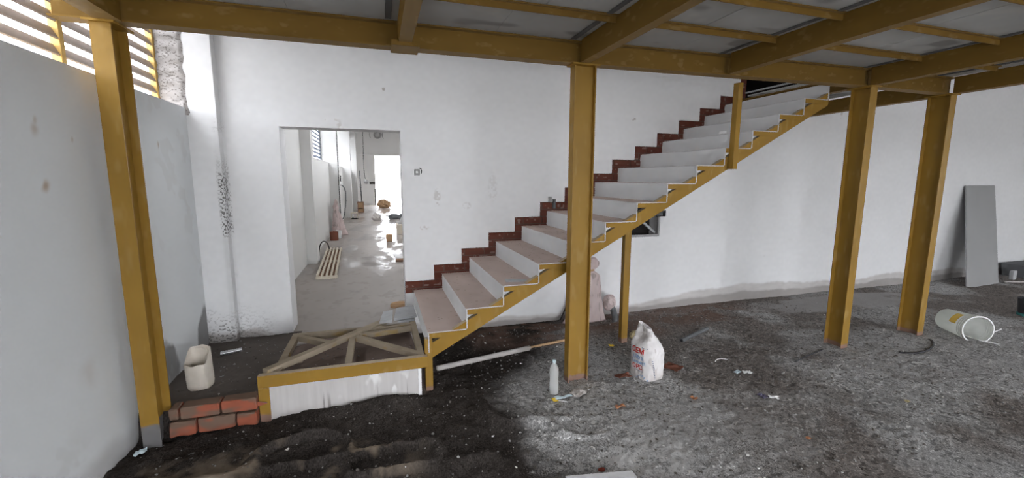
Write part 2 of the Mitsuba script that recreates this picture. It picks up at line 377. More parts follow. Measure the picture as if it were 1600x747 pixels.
# ------------------------------------------------------------------ shell
# outline of the plaster cut above the stair
band_line = []
for i in range(1, 16):
    bxv, bz = .252 + G * (i - 1), .525 + R_ * (i - 1)
    band_line += [(bxv, bz - (R_ if i > 1 else .115)), (bxv, bz)]
band_top = band_line + [(4.66, 4.9), (4.77, 4.9)]
low = [(nose(i)[0] + dx, nose(i)[1] - .03 + dz) for i in range(14, 0, -1) for dx, dz in ((G, 0), (0, 0))]
band = sg.Polygon(band_top + [(4.77, 2.60)] + low + [(.252, .39)]).buffer(0)
door = sg.box(-.885, -.3, .253, 2.143)
hole = unary_union([sg.box(2.85, .905, 3.51, 1.35), sg.box(3.45, 1.165, 3.585, 1.245)])
upper_door = sg.box(4.77, 2.60, 5.95, 4.9)
face = sg.box(-1.38, -.4, 14.6, ZTOP)
plaster = face.difference(unary_union([band, door, hole, upper_door]))
core = face.difference(unary_union([door, hole, upper_door]))
wall_back = cat_(extr(affinity.scale(plaster, -1, 1, origin=(0, 0)), (0, YW, 0), (0, YW + .022, 0)), extr(affinity.scale(core, -1, 1, origin=(0, 0)), (0, YW + .022, 0), (0, YW + .26, 0)))
put('wall_back', wall_back, 'm_backwall', kind='structure')
tag('wall_back', 'white plastered back wall with a doorway and a stepped band of bare brick over the stair')
# exposed bricks in the stepped band
ch, cl = .085, .235
for r in range(0, 60):
    zz = .36 + r * ch
    if zz > 4.9: break
    for c in range(-1, 22):
        xx = .10 + c * cl + (cl / 2 if r % 2 else 0)
        g = sg.box(xx, zz, xx + cl - .012, zz + ch - .011).intersection(band)
        for q in getattr(g, 'geoms', [g]):
            if q.is_empty or q.geom_type != 'Polygon' or q.area < .0006: continue
            d = rng.uniform(-.004, .004)
            put('wall_back__brick', extr(affinity.scale(q, -1, 1, origin=(0, 0)), (0, YW + .010 + d, 0), (0, YW + .03, 0)), 'm_brick')
put('wall_back__mortar', extr(affinity.scale(band.buffer(-.001), -1, 1, origin=(0, 0)), (0, YW + .0165, 0), (0, YW + .0225, 0)), 'm_mortar')
# dark room behind the upper opening
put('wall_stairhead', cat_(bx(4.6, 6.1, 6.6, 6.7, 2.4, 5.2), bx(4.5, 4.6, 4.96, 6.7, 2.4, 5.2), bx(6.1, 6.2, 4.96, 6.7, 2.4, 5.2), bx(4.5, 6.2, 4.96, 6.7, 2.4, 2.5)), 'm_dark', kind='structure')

# left wall with its louvred opening, continuing along the corridor
put('wall_left', cat_(bx(XL - .24, XL, -4.5, 4.6, -.3, SILL), bx(XL - .24, XL, -4.5, 4.6, WTOP, ZTOP), bx(XL - .24, XL, -4.5, -3.8, SILL, WTOP)), 'm_leftwall', kind='structure')
tag('wall_left', 'pale grey plastered left wall below the louvred opening')
put('wall_pier', bx(-1.86, -1.365, 4.60, 4.96, -.3, ZTOP, .004), 'm_backwall', kind='structure')
ny, nz = 26, 110
uu, vv = np.meshgrid(np.linspace(0, 1, ny), np.linspace(2.2, 3.75, nz))
right = -1.582 + .018 * (meshkit.fbm(np.stack([vv * 13, vv * 0, vv * 0], -1), 3, 3) - .5) * 2
xx = -1.80 + uu * (right + 1.80)
pp = np.stack([xx, np.full_like(xx, 4.6), vv], -1)
dep = .016 * (meshkit.fbm(pp * 30, 3, 8)) + .014 * (.5 + .5 * np.sin(vv * 2 * np.pi / .098)) + .002
dep = dep * np.clip(np.minimum(uu * 12, (1 - uu) * 9), .05, 1)
pp[..., 1] = 4.6 - dep
put('wall_pier__rough_plaster', gridmesh(pp), 'm_roughcement', True, label='unfinished rough grey plaster on the window reveal')

# louvred window in the left wall
w1 = number('window_1'); tag(w1, 'yellow framed louvred opening above the left wall', kind='structure')
for y0, y1 in ((4.555, 4.592), (3.37, 3.41), (2.18, 2.22), (.98, 1.02), (-.22, -.18), (-1.42, -1.38), (-2.62, -2.58), (-3.79, -3.75)):
    put(w1 + '__post', bx(-1.825, -1.775, y0, y1, SILL, WTOP, .003), 'm_louvreframe')
put(w1 + '__rail', bx(-1.825, -1.775, -3.8, 4.59, 2.262, 2.285), 'm_louvreframe')
sl_y = [(-3.75, -2.62), (-2.58, -1.42), (-1.38, -.22), (-.18, .98), (1.02, 2.18), (2.22, 3.37), (3.41, 4.555)]
slat = rect(-.006, .006, -.035, .035)
for (a, b) in sl_y:
    for k in range(6):
        z = 2.402 + k * .098
        m = extr(affinity.rotate(slat, -28, origin=(0, 0)), (-1.80, a, z), (-1.80, b, z))
        put(w1 + '__slat', m, 'm_louvre')

# front wall, right wall and roof (behind and beside the camera), all with the big openings that light the hall
put('wall_front', cat_(bx(-1.84, -.6, -4.7, -4.5, -.3, ZTOP), bx(-.6, 4.6, -4.7, -4.5, 2.9, ZTOP), bx(4.6, 8.6, -4.7, -4.5, -.3, ZTOP), bx(8.6, 11.0, -4.7, -4.5, 2.6, ZTOP), bx(11.0, 14.8, -4.7, -4.5, -.3, ZTOP)), 'm_outwall', kind='structure')
put('wall_right', cat_(bx(14.6, 14.8, -4.7, -2.8, -.3, ZTOP), bx(14.6, 14.8, -2.8, -1.2, 2.8, ZTOP), bx(14.6, 14.8, -1.2, 4.96, -.3, ZTOP)), 'm_outwall', kind='structure')
put('roof', bx(-1.9, 14.9, -4.8, 27.2, ZTOP, ZTOP + .1), 'm_roof', kind='structure')

# ------------------------------------------------------------------ corridor beyond the doorway
XC, YE, ZC = -1.28, 26.7, .08
put('floor_corridor', cat_(bx(-1.6, 3.1, 4.93, YE + 5, -.1, ZC), bx(-.884, .252, 4.69, 4.94, -.1, ZC), bx(-.80, .31, 4.30, 4.70, -.1, ZC)), 'm_concrete', kind='structure')
piers = [(8.45, -1.105), (13.05, -1.02), (18.1, -.97), (22.4, -.93)]
put('wall_corridor_left', cat_(bx(XC - .24, XC, 4.93, YE, -.1, 2.085), bx(XC - .24, XC, 4.93, 8.6, 2.085, WTOPC), bx(XC - .24, XC, 22.5, YE, 2.085, WTOPC), bx(XC - .24, XC, 4.93, YE, WTOPC, ZTOP)), 'm_corrwall', kind='structure')
for y, x in piers:
    put('pier', bx(XC - .22, x, y, y + .32, -.05, ZTOP, .003), 'm_corrwall', kind='structure')
put('wall_corridor_right', cat_(bx(3.0, 3.2, 4.96, YE, -.1, 2.0), bx(3.0, 3.2, 4.96, YE, 3.7, ZTOP), *[bx(3.0, 3.2, y - .3, y + .3, 2.0, 3.7) for y in (5.26, 9.5, 14.2)], bx(3.0, 3.2, 18.2, YE, 2.0, 3.7)), 'm_corrwall', kind='structure')
ew = sg.box(-1.6, -.1, 3.2, ZTOP).difference(sg.box(-.10, -.2, 2.6, 2.97))
put('wall_end', extr(affinity.scale(ew, -1, 1, origin=(0, 0)), (0, YE, 0), (0, YE + .25, 0)), 'm_plain', kind='structure')
put('wall_end__ledge', bx(-1.27, 2.99, YE - .03, YE, 2.97, 3.02), 'm_white', kind='structure')
put('wall_stairside', cat_(bx(3.2, 14.8, 4.96, 5.1, -.3, 2.4)), 'm_outwall', kind='structure')
bays = [(8.77, 13.05), (13.37, 18.1), (18.42, 22.4)]
for bi, (a, b) in enumerate(bays):
    w = number(f'window_{bi + 2}'); tag(w, kind='structure')
    put(w + '__frame', cat_(bx(-1.49, -1.45, a, a + .04, 2.085, WTOPC), bx(-1.49, -1.45, b - .04, b, 2.085, WTOPC), bx(-1.49, -1.45, a, b, 2.087, 2.11), bx(-1.49, -1.45, (a + b) / 2 - .02, (a + b) / 2 + .02, 2.085, WTOPC)), 'm_darkgrey')
    for k in range(14):
        z = 2.20 + k * .098
        put(w + '__slat', extr(affinity.rotate(slat, -28, origin=(0, 0)), (-1.47, a + .04, z), (-1.47, b - .04, z)), 'm_darklouvre')

# hole in the wall under the stair: niche with an unfinished steel frame
nk = thing('recess_box', 'dark open recess with a steel frame in the white wall under the stair', 'wall box')
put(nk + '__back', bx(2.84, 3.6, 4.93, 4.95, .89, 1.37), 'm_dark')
put(nk + '__frame', cat_(bx(2.85, 3.51, 4.70, 4.73, .905, .935), bx(3.485, 3.51, 4.70, 4.73, .935, 1.165), bx(2.85, 2.875, 4.70, 4.73, .935, 1.35)), 'm_grey')
put(nk + '__brace', bar((3.02, 4.76, 1.30), (3.47, 4.76, .95), .03, .035, (0, 1, 0)), 'm_board')
put(nk + '__clip', cat_(bx(3.43, 3.585, 4.69, 4.72, 1.225, 1.245), bx(3.565, 3.585, 4.69, 4.72, 1.165, 1.245), bx(3.45, 3.52, 4.69, 4.71, 1.165, 1.18)), 'm_black')
put(nk + '__block', bx(2.9, 3.16, 4.80, 4.92, .935, 1.02), 'm_black')

# ------------------------------------------------------------------ steel columns and beams
def column(name, x, y, z0, z1, along, depth, fw, label, mat='m_post'):
    """I-section; along='x': web seen from the front; 'y': flange seen from the front. (x, y) is the front left corner."""
    t = thing(name, label, 'column')
    poly = unary_union([rect(0, fw, 0, .009), rect(0, fw, depth - .009, depth), rect(fw / 2 - .004, fw / 2 + .004, 0, depth)])
    if along == 'x': poly = sg.Polygon([(b, a) for a, b in poly.exterior.coords])
    m = trimesh.creation.extrude_polygon(poly, z1 - z0, engine='earcut'); m.apply_translation((x, y, z0))
    put(t + '__shaft', m, mat)
    w, d = (depth, fw) if along == 'x' else (fw, depth)
    put(t + '__cap_plate', bx(x - .025, x + w + .025, y - .02, y + d + .02, z1, z1 + .012), 'm_yellow')
    return t

zc = HB - .012
column('steel_column', -1.515, 3.14, -.16, zc, 'y', .18, .10, 'yellow steel I-section column standing against the left wall')
column('steel_column', 1.493, 3.13, -.16, zc, 'x', .185, .085, 'yellow steel column in the middle, in front of the staircase')
column('steel_column', 4.505, 2.98, -.2, zc, 'y', .18, .095, 'yellow steel column right of the stair, nearer of the two right columns')
column('steel_column', 5.70, 2.99, -.2, zc, 'y', .20, .095, 'rightmost yellow steel column, beside the fallen bucket')

ip = ibeam_poly(.105, HT - HB)
segs = [((-1.70, 3.195, HT), (1.58, 3.185, HT), 'long yellow edge beam between the left column and the middle column'),
        ((1.60, 3.175, HT), (4.55, 3.055, HT), 'yellow edge beam over the staircase from the middle column to the next'),
        ((4.56, 3.055, HT), (5.78, 3.055, HT), 'short dark yellow edge beam between the two right columns')]
for a, b, l in segs:
    put('edge_beam', extr(ip, a, b), 'm_beam', label=l, cat='steel beam')
def cross(x, y0, y1, w, h, label, slope=0.):
    # two channels toe to toe: a closed box
    p = unary_union([rect(-w / 2, w / 2, -h, 0)])
    put('cross_beam', extr(p, (x, y0, HT), (x + slope, y1, HT)), 'm_beam', label=label, cat='steel beam')
cross(-1.42, 3.14, -1.2, .12, HT - HB, 'yellow overhead beam running from the left column towards the viewer')
cross(.215, 3.13, -1.2, .085, HT - HB - .01, 'narrow yellow overhead beam midway between left and middle columns')
cross(1.565, 3.10, -1.2, .075, HT - HB, 'yellow overhead beam running forward from the middle column')
cross(2.915, 3.03, -1.2, .075, HT - HB, 'yellow overhead beam meeting the edge beam above the stair hanger')
cross(4.545, 2.99, -1.2, .085, HT - HB, 'yellow overhead beam running forward from the nearer right column')
cross(5.775, 2.99, -1.2, .10, HT - HB, 'yellow overhead beam running forward from the rightmost column', -.25)
cross(5.90, 4.70, 3.12, .10, HT - HB, 'dark beam bridging the rightmost column and the back wall', -.07)
put('edge_beam', extr(ip, (-1.5, -1.2, HT), (5.8, -1.2, HT)), 'm_beam', label='front edge beam of the deck, behind the viewer', cat='steel beam')
st = thing('splice_plate', 'small yellow plate under the edge beam at the narrow overhead beam', 'steel plate')
put(st + '__plate', bx(.125, .31, 3.05, 3.25, HB - .014, HB - .001, .002), 'm_beam')
put(st + '__lip', bx(.125, .31, 3.05, 3.062, HB - .001, HB + .022), 'm_beam')

# mezzanine deck: sheets with joists
tag('ceiling', 'underside of the mezzanine deck, grey sheets on yellow joists', kind='structure')
xs = [-1.55, .215, 1.565, 2.915, 4.545, 5.60]
ys = [3.22, 2.60, 2.12, 1.62, 1.12, .62, .12, -.38, -.88, -1.25]
for i in range(5):
    for j in range(len(ys) - 1):
        a, b = xs[i], xs[i + 1]
        if i == 4: b = 5.72
        cuts = [a, b] if i == 4 else [a, a + (b - a) * (.48 if (i + j) % 2 else .60), b]
        for q in range(len(cuts) - 1):
            g_ = .002
            put('ceiling__panel', bx(cuts[q] + g_, cuts[q + 1] - g_, ys[j + 1] + g_, ys[j] - g_, HT + .001 + rng.uniform(0, .004), HT + .016), 'm_panel')
    for j in range(1, len(ys) - 1):
        put('ceiling__joist', cat_(bx(xs[i] + .04, min(xs[i + 1], 5.7) - .04, ys[j] - .028, ys[j] + .028, HT - .008, HT - .001), bx(xs[i] + .04, min(xs[i + 1], 5.7) - .04, ys[j] - .004, ys[j] + .004, HT - .045, HT - .008)), 'm_beam')
    put('ceiling__batten', bx(xs[i + 1] - .125, xs[i + 1] - .085, .0, 3.1, HT - .006, HT - .001), 'm_darkgrey')
# landing at the head of the stair
for k, yy in enumerate((3.30, 3.77, 4.23)):
    put('ceiling__panel', bx(4.78, 6.0, yy + .003, yy + .46, 2.75, 2.765), 'm_panel')
put('ceiling__joist', cat_(bx(4.74, 4.765, 3.25, 4.69, 2.782, 2.80)), 'm_board', label='pale grey bar on the landing edge')
put('ceiling__joist', bx(4.96, 4.99, 3.25, 4.69, 2.70, 2.74), 'm_board')
put('ceiling__joist', bx(5.30, 5.34, 3.25, 4.69, 2.70, 2.74), 'm_yellow')
put('cross_beam', extr(ibeam_poly(.09, .13), (4.70, 3.10, HT - .0), (4.70, 4.69, HT - .0)), 'm_beam', label='short yellow beam at the head of the stair', cat='steel beam')

# ------------------------------------------------------------------ staircase
sc = thing('staircase', 'open sided staircase of grey boards on a yellow steel stringer along the back wall', 'staircase')
for i in range(1, 15):
    x, z = nose(i)
    zb = z - R_ if i > 1 else z - R_ + .0
    put(sc + '__riser', bx(x, x + .008, YS, 4.708, zb + .001, z - .009), 'm_stair')
    if i < 14:
        put(sc + '__tread', bx(x - .004, x + G - .001, YS, 4.708, z - .008, z, .002), 'm_stair')
        put(sc + '__edge_angle', cat_(bx(x + .009, x + G - .002, YS - .003, YS + .004, z - .05, z - .009), bx(x + .009, x + G - .002, YS + .004, YS + .05, z - .016, z - .009)), 'm_yellow')
sl = .54
def zlow(x): return .211 + sl * (x - .388)
st_poly = sg.Polygon([(.372, zlow(.372)), (4.445, zlow(4.445)), (4.452, zlow(4.445) + .006), (4.452, zlow(4.452) + .128), (.372, zlow(.372) + .125)])
def stringer(y0, y1):
    return extr(affinity.scale(st_poly, -1, 1, origin=(0, 0)), (0, y0, 0), (0, y1, 0))
put(sc + '__stringer', stringer(YS + .006, YS + .055), 'm_yellow')
put(sc + '__foot_post', bx(.315, .375, YS + .003, YS + .06, -.14, .365, .003), 'm_post')
put(sc + '__prop', bx(2.425, 2.50, 3.80, 3.86, -.16, 1.40, .003), 'm_post', label='yellow box section prop under the stair')
put(sc + '__prop', bx(2.38, 2.55, YS + .06, 3.87, 1.395, 1.425), 'm_yellow')
put(sc + '__hanger', bx(3.215, 3.268, 3.262, 3.326, 1.745, HB - .001, .003), 'm_yellow', label='yellow hanger bar from the edge beam to the stringer')

# platform frame at the foot
pf = thing('platform_frame', 'dusty yellow steel platform frame with diagonal braces before the doorway', 'steel frame')
ZP = .25
def rail(p0, p1, w=.055, h=.05, zt=ZP): return bar((*p0, zt - h / 2), (*p1, zt - h / 2), w, h)
put(pf + '__front_rail', bx(-.87, .328, 3.262, 3.315, ZP - .092, ZP, .003), 'm_post', label='bright yellow front rail')
put(pf + '__corner_post', bx(-.87, -.80, 3.262, 3.315, -.14, ZP - .093, .003), 'm_post', label='yellow corner post')
put(pf + '__left_rail', rail((-.755, 3.33), (-.755, 4.12), .05), 'm_dusty')
put(pf + '__back_rail', rail((-.78, 4.10), (.305, 4.10), .05, .06), 'm_dusty')
put(pf + '__right_rail', rail((.282, 3.317), (.282, 4.60), .05), 'm_dusty')
put(pf + '__diagonal_rail', rail((-.83, 3.325), (.02, 4.24), .055, .045, ZP + .022), 'm_dusty')
put(pf + '__brace', rail((-.73, 4.07), (-.42, 3.80), .05, .045, ZP - .001), 'm_dusty')
put(pf + '__brace', rail((-.265, 3.32), (-.265, 3.92), .05, .045, ZP - .001), 'm_dusty')
put(pf + '__brace', rail((-.225, 3.90), (.27, 3.36), .05, .045, ZP - .001), 'm_dusty')
put(pf + '__brace', rail((-.20, 3.95), (.27, 4.03), .045, .045, ZP - .001), 'm_dusty')
put(pf + '__brace', rail((-.73, 3.56), (-.62, 3.56), .045, .045, ZP - .001), 'm_dusty')
put(pf + '__skirt_panel', bx(-.80, .262, 3.272, 3.286, -.14, ZP - .093), 'm_whitepanel', label='streaked white skirt board half buried in soil')
put(pf + '__skirt_edge', bx(.252, .276, 3.262, 3.271, -.12, ZP - .093), 'm_white')

# bricks that hold the raised floor back
def brick(x0, x1, z0, z1, label, y0=3.225, dep=.11, dy=0.):
    m = bx(x0, x1, y0 + dy, y0 + dep + dy, z0, z1, .008).subdivide().subdivide()
    v = m.vertices.copy(); v += (meshkit.fbm(v * 23, 3, 6)[:, None] - .5) * .012 * np.array([1, 1, 1]); m.vertices = v
    put('brick', m, 'm_footbrick', True, label=label, cat='brick')
brick(-1.40, -1.345, .022, .105, 'small end piece of brick in the upper course beside the left column')
brick(-1.335, -1.105, .022, .108, 'dusty whole red brick in the upper course, near the left column')
brick(-1.095, -.875, .022, .112, 'dusty red brick in the upper course touching the platform corner post')
brick(-1.40, -1.25, -.09, .012, 'clean orange brick in the lower course beside the left column', dy=-.012)
brick(-1.24, -1.015, -.09, .012, 'dirt covered brick in the middle of the lower course')
brick(-1.005, -.878, -.09, .012, 'clean orange half brick in the lower course at the platform corner post', dy=-.01)
put('brick_shard', trimesh.convex.convex_hull(np.array([(-.895, 3.235, .035), (-.81, 3.245, .05), (-.895, 3.25, .075), (-.89, 3.255, .03), (-.82, 3.252, .058)])), 'm_footbrick', label='small pointed red brick shard leaning on the corner post', cat='brick shard')

# ------------------------------------------------------------------ things lying about
def gz(x, y): return float(ground(x, y, False))

# cut open plastic can
def can():
    n, k = 48, 16
    th = np.arange(n) * 2 * np.pi / n
    def sec(w, d, e=3.2):
        c, s_ = np.cos(th), np.sin(th)
        r = (np.abs(c / w) ** e + np.abs(s_ / d) ** e) ** (-1 / e)
        return r * c, r * s_
    rows = []
    for t in np.linspace(0, 1, k):
        w = .079 * (1 - .14 * max(0, .12 - t) / .12)
        x, y = sec(w, w * .95)
        top = .235 + .075 * np.clip((y + .02) / .07, -.35, 1) + .006 * np.sin(th * 5)
        rows.append(np.stack([x, y, t * top], -1))
    for t in np.linspace(1, .04, k):
        w = .075
        x, y = sec(w, w * .95)
        top = .235 + .075 * np.clip((y + .02) / .07, -.35, 1) + .006 * np.sin(th * 5)
        rows.append(np.stack([x, y, t * top], -1))
    rows.append(np.zeros((n, 3)) + [0, 0, .01])
    m = gridmesh(np.array([rows[0] * [0, 0, 1]] + rows), True)
    return m
c = thing('cut_plastic_can', 'cream plastic can cut open at the top on the raised floor by the left wall', 'plastic can')
cz = gz(-1.345, 3.63)
put(c + '__body', mv(rot(rot(can(), 3, (1, 0, 0)), -14, (0, 0, 1)), -1.345, 3.64, cz - .004), 'm_can', 50)
ring = np.array([[.055 * math.sin(a), .0, .042 * math.cos(a)] for a in np.linspace(-2.4, 2.4, 18)])
put(c + '__grip', mv(rot(tube(ring, .010, 8), -14, (0, 0, 1)), -1.355, 3.70, cz + .255), 'm_can', True)

# ribbed silver tube in the corner
pts = []
for i in range(40):
    pts.append((0, i * .0042, 0))
tb = tube(pts, [.017 + .0035 * (1 if (i // 2) % 2 else 0) for i in range(40)], 14)
put('ribbed_tube', mv(rot(tb, -72, (0, 0, 1)), -1.40, 4.24, gz(-1.33, 4.27) + .02), 'm_steel', 30, label='short silver ribbed tube on the dark raised floor in the left corner', cat='tube')

# grey stone offcuts on the platform
def slab(corners, t, name, mat, label, cat, **k):
    return put(name, quad_sheet(corners, t), mat, label=label, cat=cat, **k)
slab([(-.03, 4.08, .302), (.085, 4.09, .302), (.10, 4.42, .302), (.01, 4.40, .302)], .022, 'stone_offcut', 'm_slate', 'narrow pale grey stone offcut on the platform frame, left of the larger one', 'stone slab')
slab([(.105, 4.16, .292), (.325, 4.20, .292), (.315, 4.50, .309), (.14, 4.46, .309)], .022, 'stone_offcut', 'm_slate', 'larger grey stone offcut on the platform frame against the first riser', 'stone slab')
slab([(.14, 4.14, .264), (.30, 4.15, .264), (.30, 4.42, .264), (.16, 4.42, .264)], .010, 'stone_offcut', 'm_slate', 'lower grey stone offcut underneath the larger one', 'stone slab')

# water bottle
bt = thing('water_bottle', 'cloudy clear plastic water bottle standing on the soil left of the middle column', 'bottle')
bz = gz(1.305, 3.0) - .003
prof = [(.001, .004), (.022, .002), (.034, .004), (.037, .012), (.037, .085), (.0345, .093), (.035, .10), (.034, .108), (.0345, .125), (.034, .14), (.036, .155), (.037, .18), (.0365, .20), (.033, .222), (.024, .244), (.0145, .256), (.0135, .262), (.0135, .272)]
for k in range(6): prof.insert(4 + k, (.037 - (.0012 if k % 2 else 0), .020 + k * .010))
put(bt + '__body', mv(lathe(prof, 40), 1.305, 3.0, bz), 'm_bottle', 40)
put(bt + '__cap', mv(lathe([(.0, .270), (.0155, .270), (.0155, .288), (.014, .290), (0, .290)], 28), 1.305, 3.0, bz), 'm_bluewhite', 30, label='pale screw cap')

# cement bag
def bag():
    n, k = 88, 60
    th = np.arange(n) * 2 * np.pi / n
    rows = []
    a0, b0 = .125, .105
    for t in np.linspace(0, 1, k):
        e = 3.4 - 1.2 * t
        w = a0 * (1.0 + .06 * math.sin(t * 3.1)) * (1 - .52 * max(0, t - .62) / .38) * (1 - .10 * max(0, .08 - t) / .08)
        d = b0 * (1.0 + .10 * math.sin(t * 3.1)) * (1 - .80 * (max(0, t - .60) / .40) ** 1.2)
        c_, s_ = np.cos(th), np.sin(th)
        r = (np.abs(c_ / w) ** e + np.abs(s_ / d) ** e) ** (-1 / e)
        u, v = r * c_, r * s_
        z = t * .50 * (1 - .14 * (u / a0 + 1) / 2 * t) + 0 * u
        # peak towards the camera's left, sagging fold below it
        u = u - .045 * max(0, t - .55) / .45
        rows.append(np.stack([u, v, z], -1))
    q = np.array(rows)
    cre = meshkit.fbm(q * [16, 16, 9] + 4, 3, 12) - .5
    cre2 = 1 - np.abs(2 * meshkit.noise(q * [24, 24, 10], 5) - 1)
    tt = np.linspace(0, 1, k)[:, None]
    amp = .010 + .026 * np.clip((tt - .5) / .5, 0, 1)
    nrm = np.stack([np.cos(th) * np.ones((k, 1)), np.sin(th) * np.ones((k, 1)), np.zeros((k, n))], -1)
    q = q + nrm * (cre * amp * 1.6 + (cre2 > .8) * .004)[..., None]
    # the printed face sags in under the open mouth
    dent = .055 * np.exp(-((q[..., 0] + .03) / .055) ** 2 - ((q[..., 2] - .385) / .055) ** 2) * (q[..., 1] < 0)
    q[..., 1] += dent
    # the mouth is pushed in
    top = q[-1].copy(); cen = top.mean(0)
    inner = cen + (top - cen) * .72 - [0, 0, .05]
    inner2 = cen + (top - cen) * .35 - [0, 0, .10]
    last = np.zeros_like(top) + cen - [0, 0, .11]
    first = np.zeros_like(top) + q[0].mean(0)
    return np.concatenate([first[None], q, inner[None], inner2[None], last[None]]), a0
BQ, BA = bag()
bdir = math.atan2(-.98, .20)             # the direction of the local +u axis
BM = np.array([[math.cos(bdir), -math.sin(bdir), 0], [math.sin(bdir), math.cos(bdir), 0], [0, 0, 1]])
BC = np.array([2.235, 3.075, gz(2.235, 3.075) - .012])
bagm = gridmesh(BQ, True)
from scipy.spatial import cKDTree
_bk = BQ[1:-3].reshape(-1, 3)
def on_bag(m, u0, z0, side, lift=.0025):
    """lay flat lettering (x right, y up) on the bag: side 'f' printed face, 'r' the narrow face"""
    v = m.vertices.copy(); s, h, d = v[:, 0] + u0, v[:, 1] + z0, v[:, 2]
    o = np.empty_like(v)
    sel = _bk[(_bk[:, 1] < -.02)] if side == 'f' else _bk[(_bk[:, 0] > .03)]
    ax = 0 if side == 'f' else 1
    tr = cKDTree(sel[:, [ax, 2]])
    dist, idx = tr.query(np.stack([s, h], -1), k=5)
    w = 1 / (dist + .004); w /= w.sum(1, keepdims=True)
    off = (sel[idx][..., 1 - ax] * w).sum(1)
    o[:, ax] = s; o[:, 2] = h; o[:, 1 - ax] = off + (-1 if side == 'f' else 1) * (lift + d)
    m = m.copy(); m.vertices = o @ BM.T + BC
    return m
bg = thing('cement_bag', 'open white woven cement bag with red and blue print standing on the soil', 'cement bag')
m = bagm.copy(); m.vertices = m.vertices @ BM.T + BC
put(bg + '__sack', m, 'm_bag', True)
def word(t, h, u, z, mat, key, bold=True):
    tm = meshkit.text_mesh(t, h, .0008, bold)
    w = tm.bounds[1][0]
    put(bg + '__' + key, on_bag(tm, u - w / 2, z, 'f'), mat)
word('CEM', .046, -.005, .245, 'm_red', 'red_print')
word('Ultra', .038, .005, .192, 'm_blue', 'blue_print')
word('Cement', .030, .005, .150, 'm_blue', 'blue_print')
word('OPC', .038, -.005, .100, 'm_red', 'red_print')
put(bg + '__blue_print', on_bag(trimesh.creation.box((.09, .003, .0008)), .02, .085, 'f'), 'm_navy')
put(bg + '__blue_print', on_bag(trimesh.creation.box((.05, .003, .0008)), .06, .30, 'f'), 'm_navy')
arc = [rot(trimesh.creation.box((.02, .008, .0008)), k * 14, (0, 0, 1)).apply_translation((-.05 + k * .02, .03 - .0022 * (k - 2.5) ** 2 * 2.5, 0)) for k in range(6)]
put(bg + '__blue_print', on_bag(cat_(*arc), .045, .02, 'f'), 'm_blue')
dots = [trimesh.creation.box((.010, .007, .0008)).apply_translation((k * .0035, -k * .0165, 0)) for k in range(11)]
put(bg + '__dark_print', on_bag(cat_(*dots), -.07, .20, 'r'), 'm_navy')

# tall sack by the wall behind the middle column
def sackmesh(w0, w1, d, h, seed, tilt=.0, wr=.012):
    n, k = 60, 44
    th = np.arange(n) * 2 * np.pi / n; rows = []
    for t in np.linspace(0, 1, k):
        w = w0 + (w1 - w0) * t ** .75
        neck = 1 - .55 * math.exp(-((t - .80) / .05) ** 2)
        dd = d * (1 - .55 * t) * neck
        w *= neck
        if t > .93: w *= 1 - .5 * (t - .93) / .07
        rows.append(np.stack([w * np.cos(th) + tilt * t, dd * np.sin(th), np.full(n, t * h)], -1))
    q = np.array(rows)
    c1 = meshkit.fbm(q * [18, 18, 4] + seed, 3, seed) - .5
    nrm = np.stack([np.cos(th) * np.ones((k, 1)), np.sin(th) * np.ones((k, 1)), np.zeros((k, n))], -1)
    q = q + nrm * (c1 * wr * 2.4)[..., None]
    a, b = np.zeros((1, n, 3)) + q[0].mean(0), np.zeros((1, n, 3)) + q[-1].mean(0) + [0, 0, .01]
    return gridmesh(np.concatenate([a, q, b]), True)
t = thing('woven_sack', 'tall pinkish woven sack with tied neck leaning on the wall behind the middle column', 'sack')
put(t + '__body', mv(rot(sackmesh(.29, .085, .10, .78, 3, .10), -3, (1, 0, 0)), 2.36, 4.52, gz(2.4, 4.5) + .0), 'm_sack', True)
put(t + '__tie', mv(lathe([(.03, 0), (.043, .006), (.043, .02), (.03, .026)], 20), 2.435, 4.545, gz(2.4, 4.5) + .62), 'm_tan', True)
put('leaning_stick', bar((2.07, 4.60, -.06), (2.30, 4.67, .33), .012, .012), 'm_dark', label='thin dark stick leaning on the wall left of the tall sack', cat='stick')

# wrapped pipe bend rising from the ground
t = thing('pipe_bend', 'grey pipe bend from the ground with its end wrapped in crumpled plastic', 'pipe')
put(t + '__pipe', tube(spline([(2.66, 4.36, gz(2.66, 4.36) - .03), (2.72, 4.42, -.05), (2.735, 4.48, .02), (2.715, 4.52, .10)], 20), .036, 16), 'm_darkgrey', True)
w = trimesh.creation.icosphere(subdivisions=4, radius=1.); v = w.vertices
v = v * (1 + .30 * (meshkit.fbm(v * 3.2, 3, 4)[:, None] - .5) + .12 * (meshkit.noise(v * 9, 3)[:, None] - .5)) * [.082, .065, .105]
w.vertices = v + [2.70, 4.53, .125]
put(t + '__wrapping', w, 'm_sack', 60, label='crumpled pale plastic wrapping')

# pale rag behind the cement bag
w = trimesh.creation.icosphere(subdivisions=4, radius=1.); v = w.vertices
v = v * (1 + .5 * (meshkit.fbm(v * 2.6, 3, 14)[:, None] - .5)) * [.085, .05, .055]
w.vertices = v + [2.68, 3.90, gz(2.68, 3.9) + .025]
put('rag', w, 'm_khaki', 60, label='crumpled khaki rag between the prop and the cement bag', cat='rag')

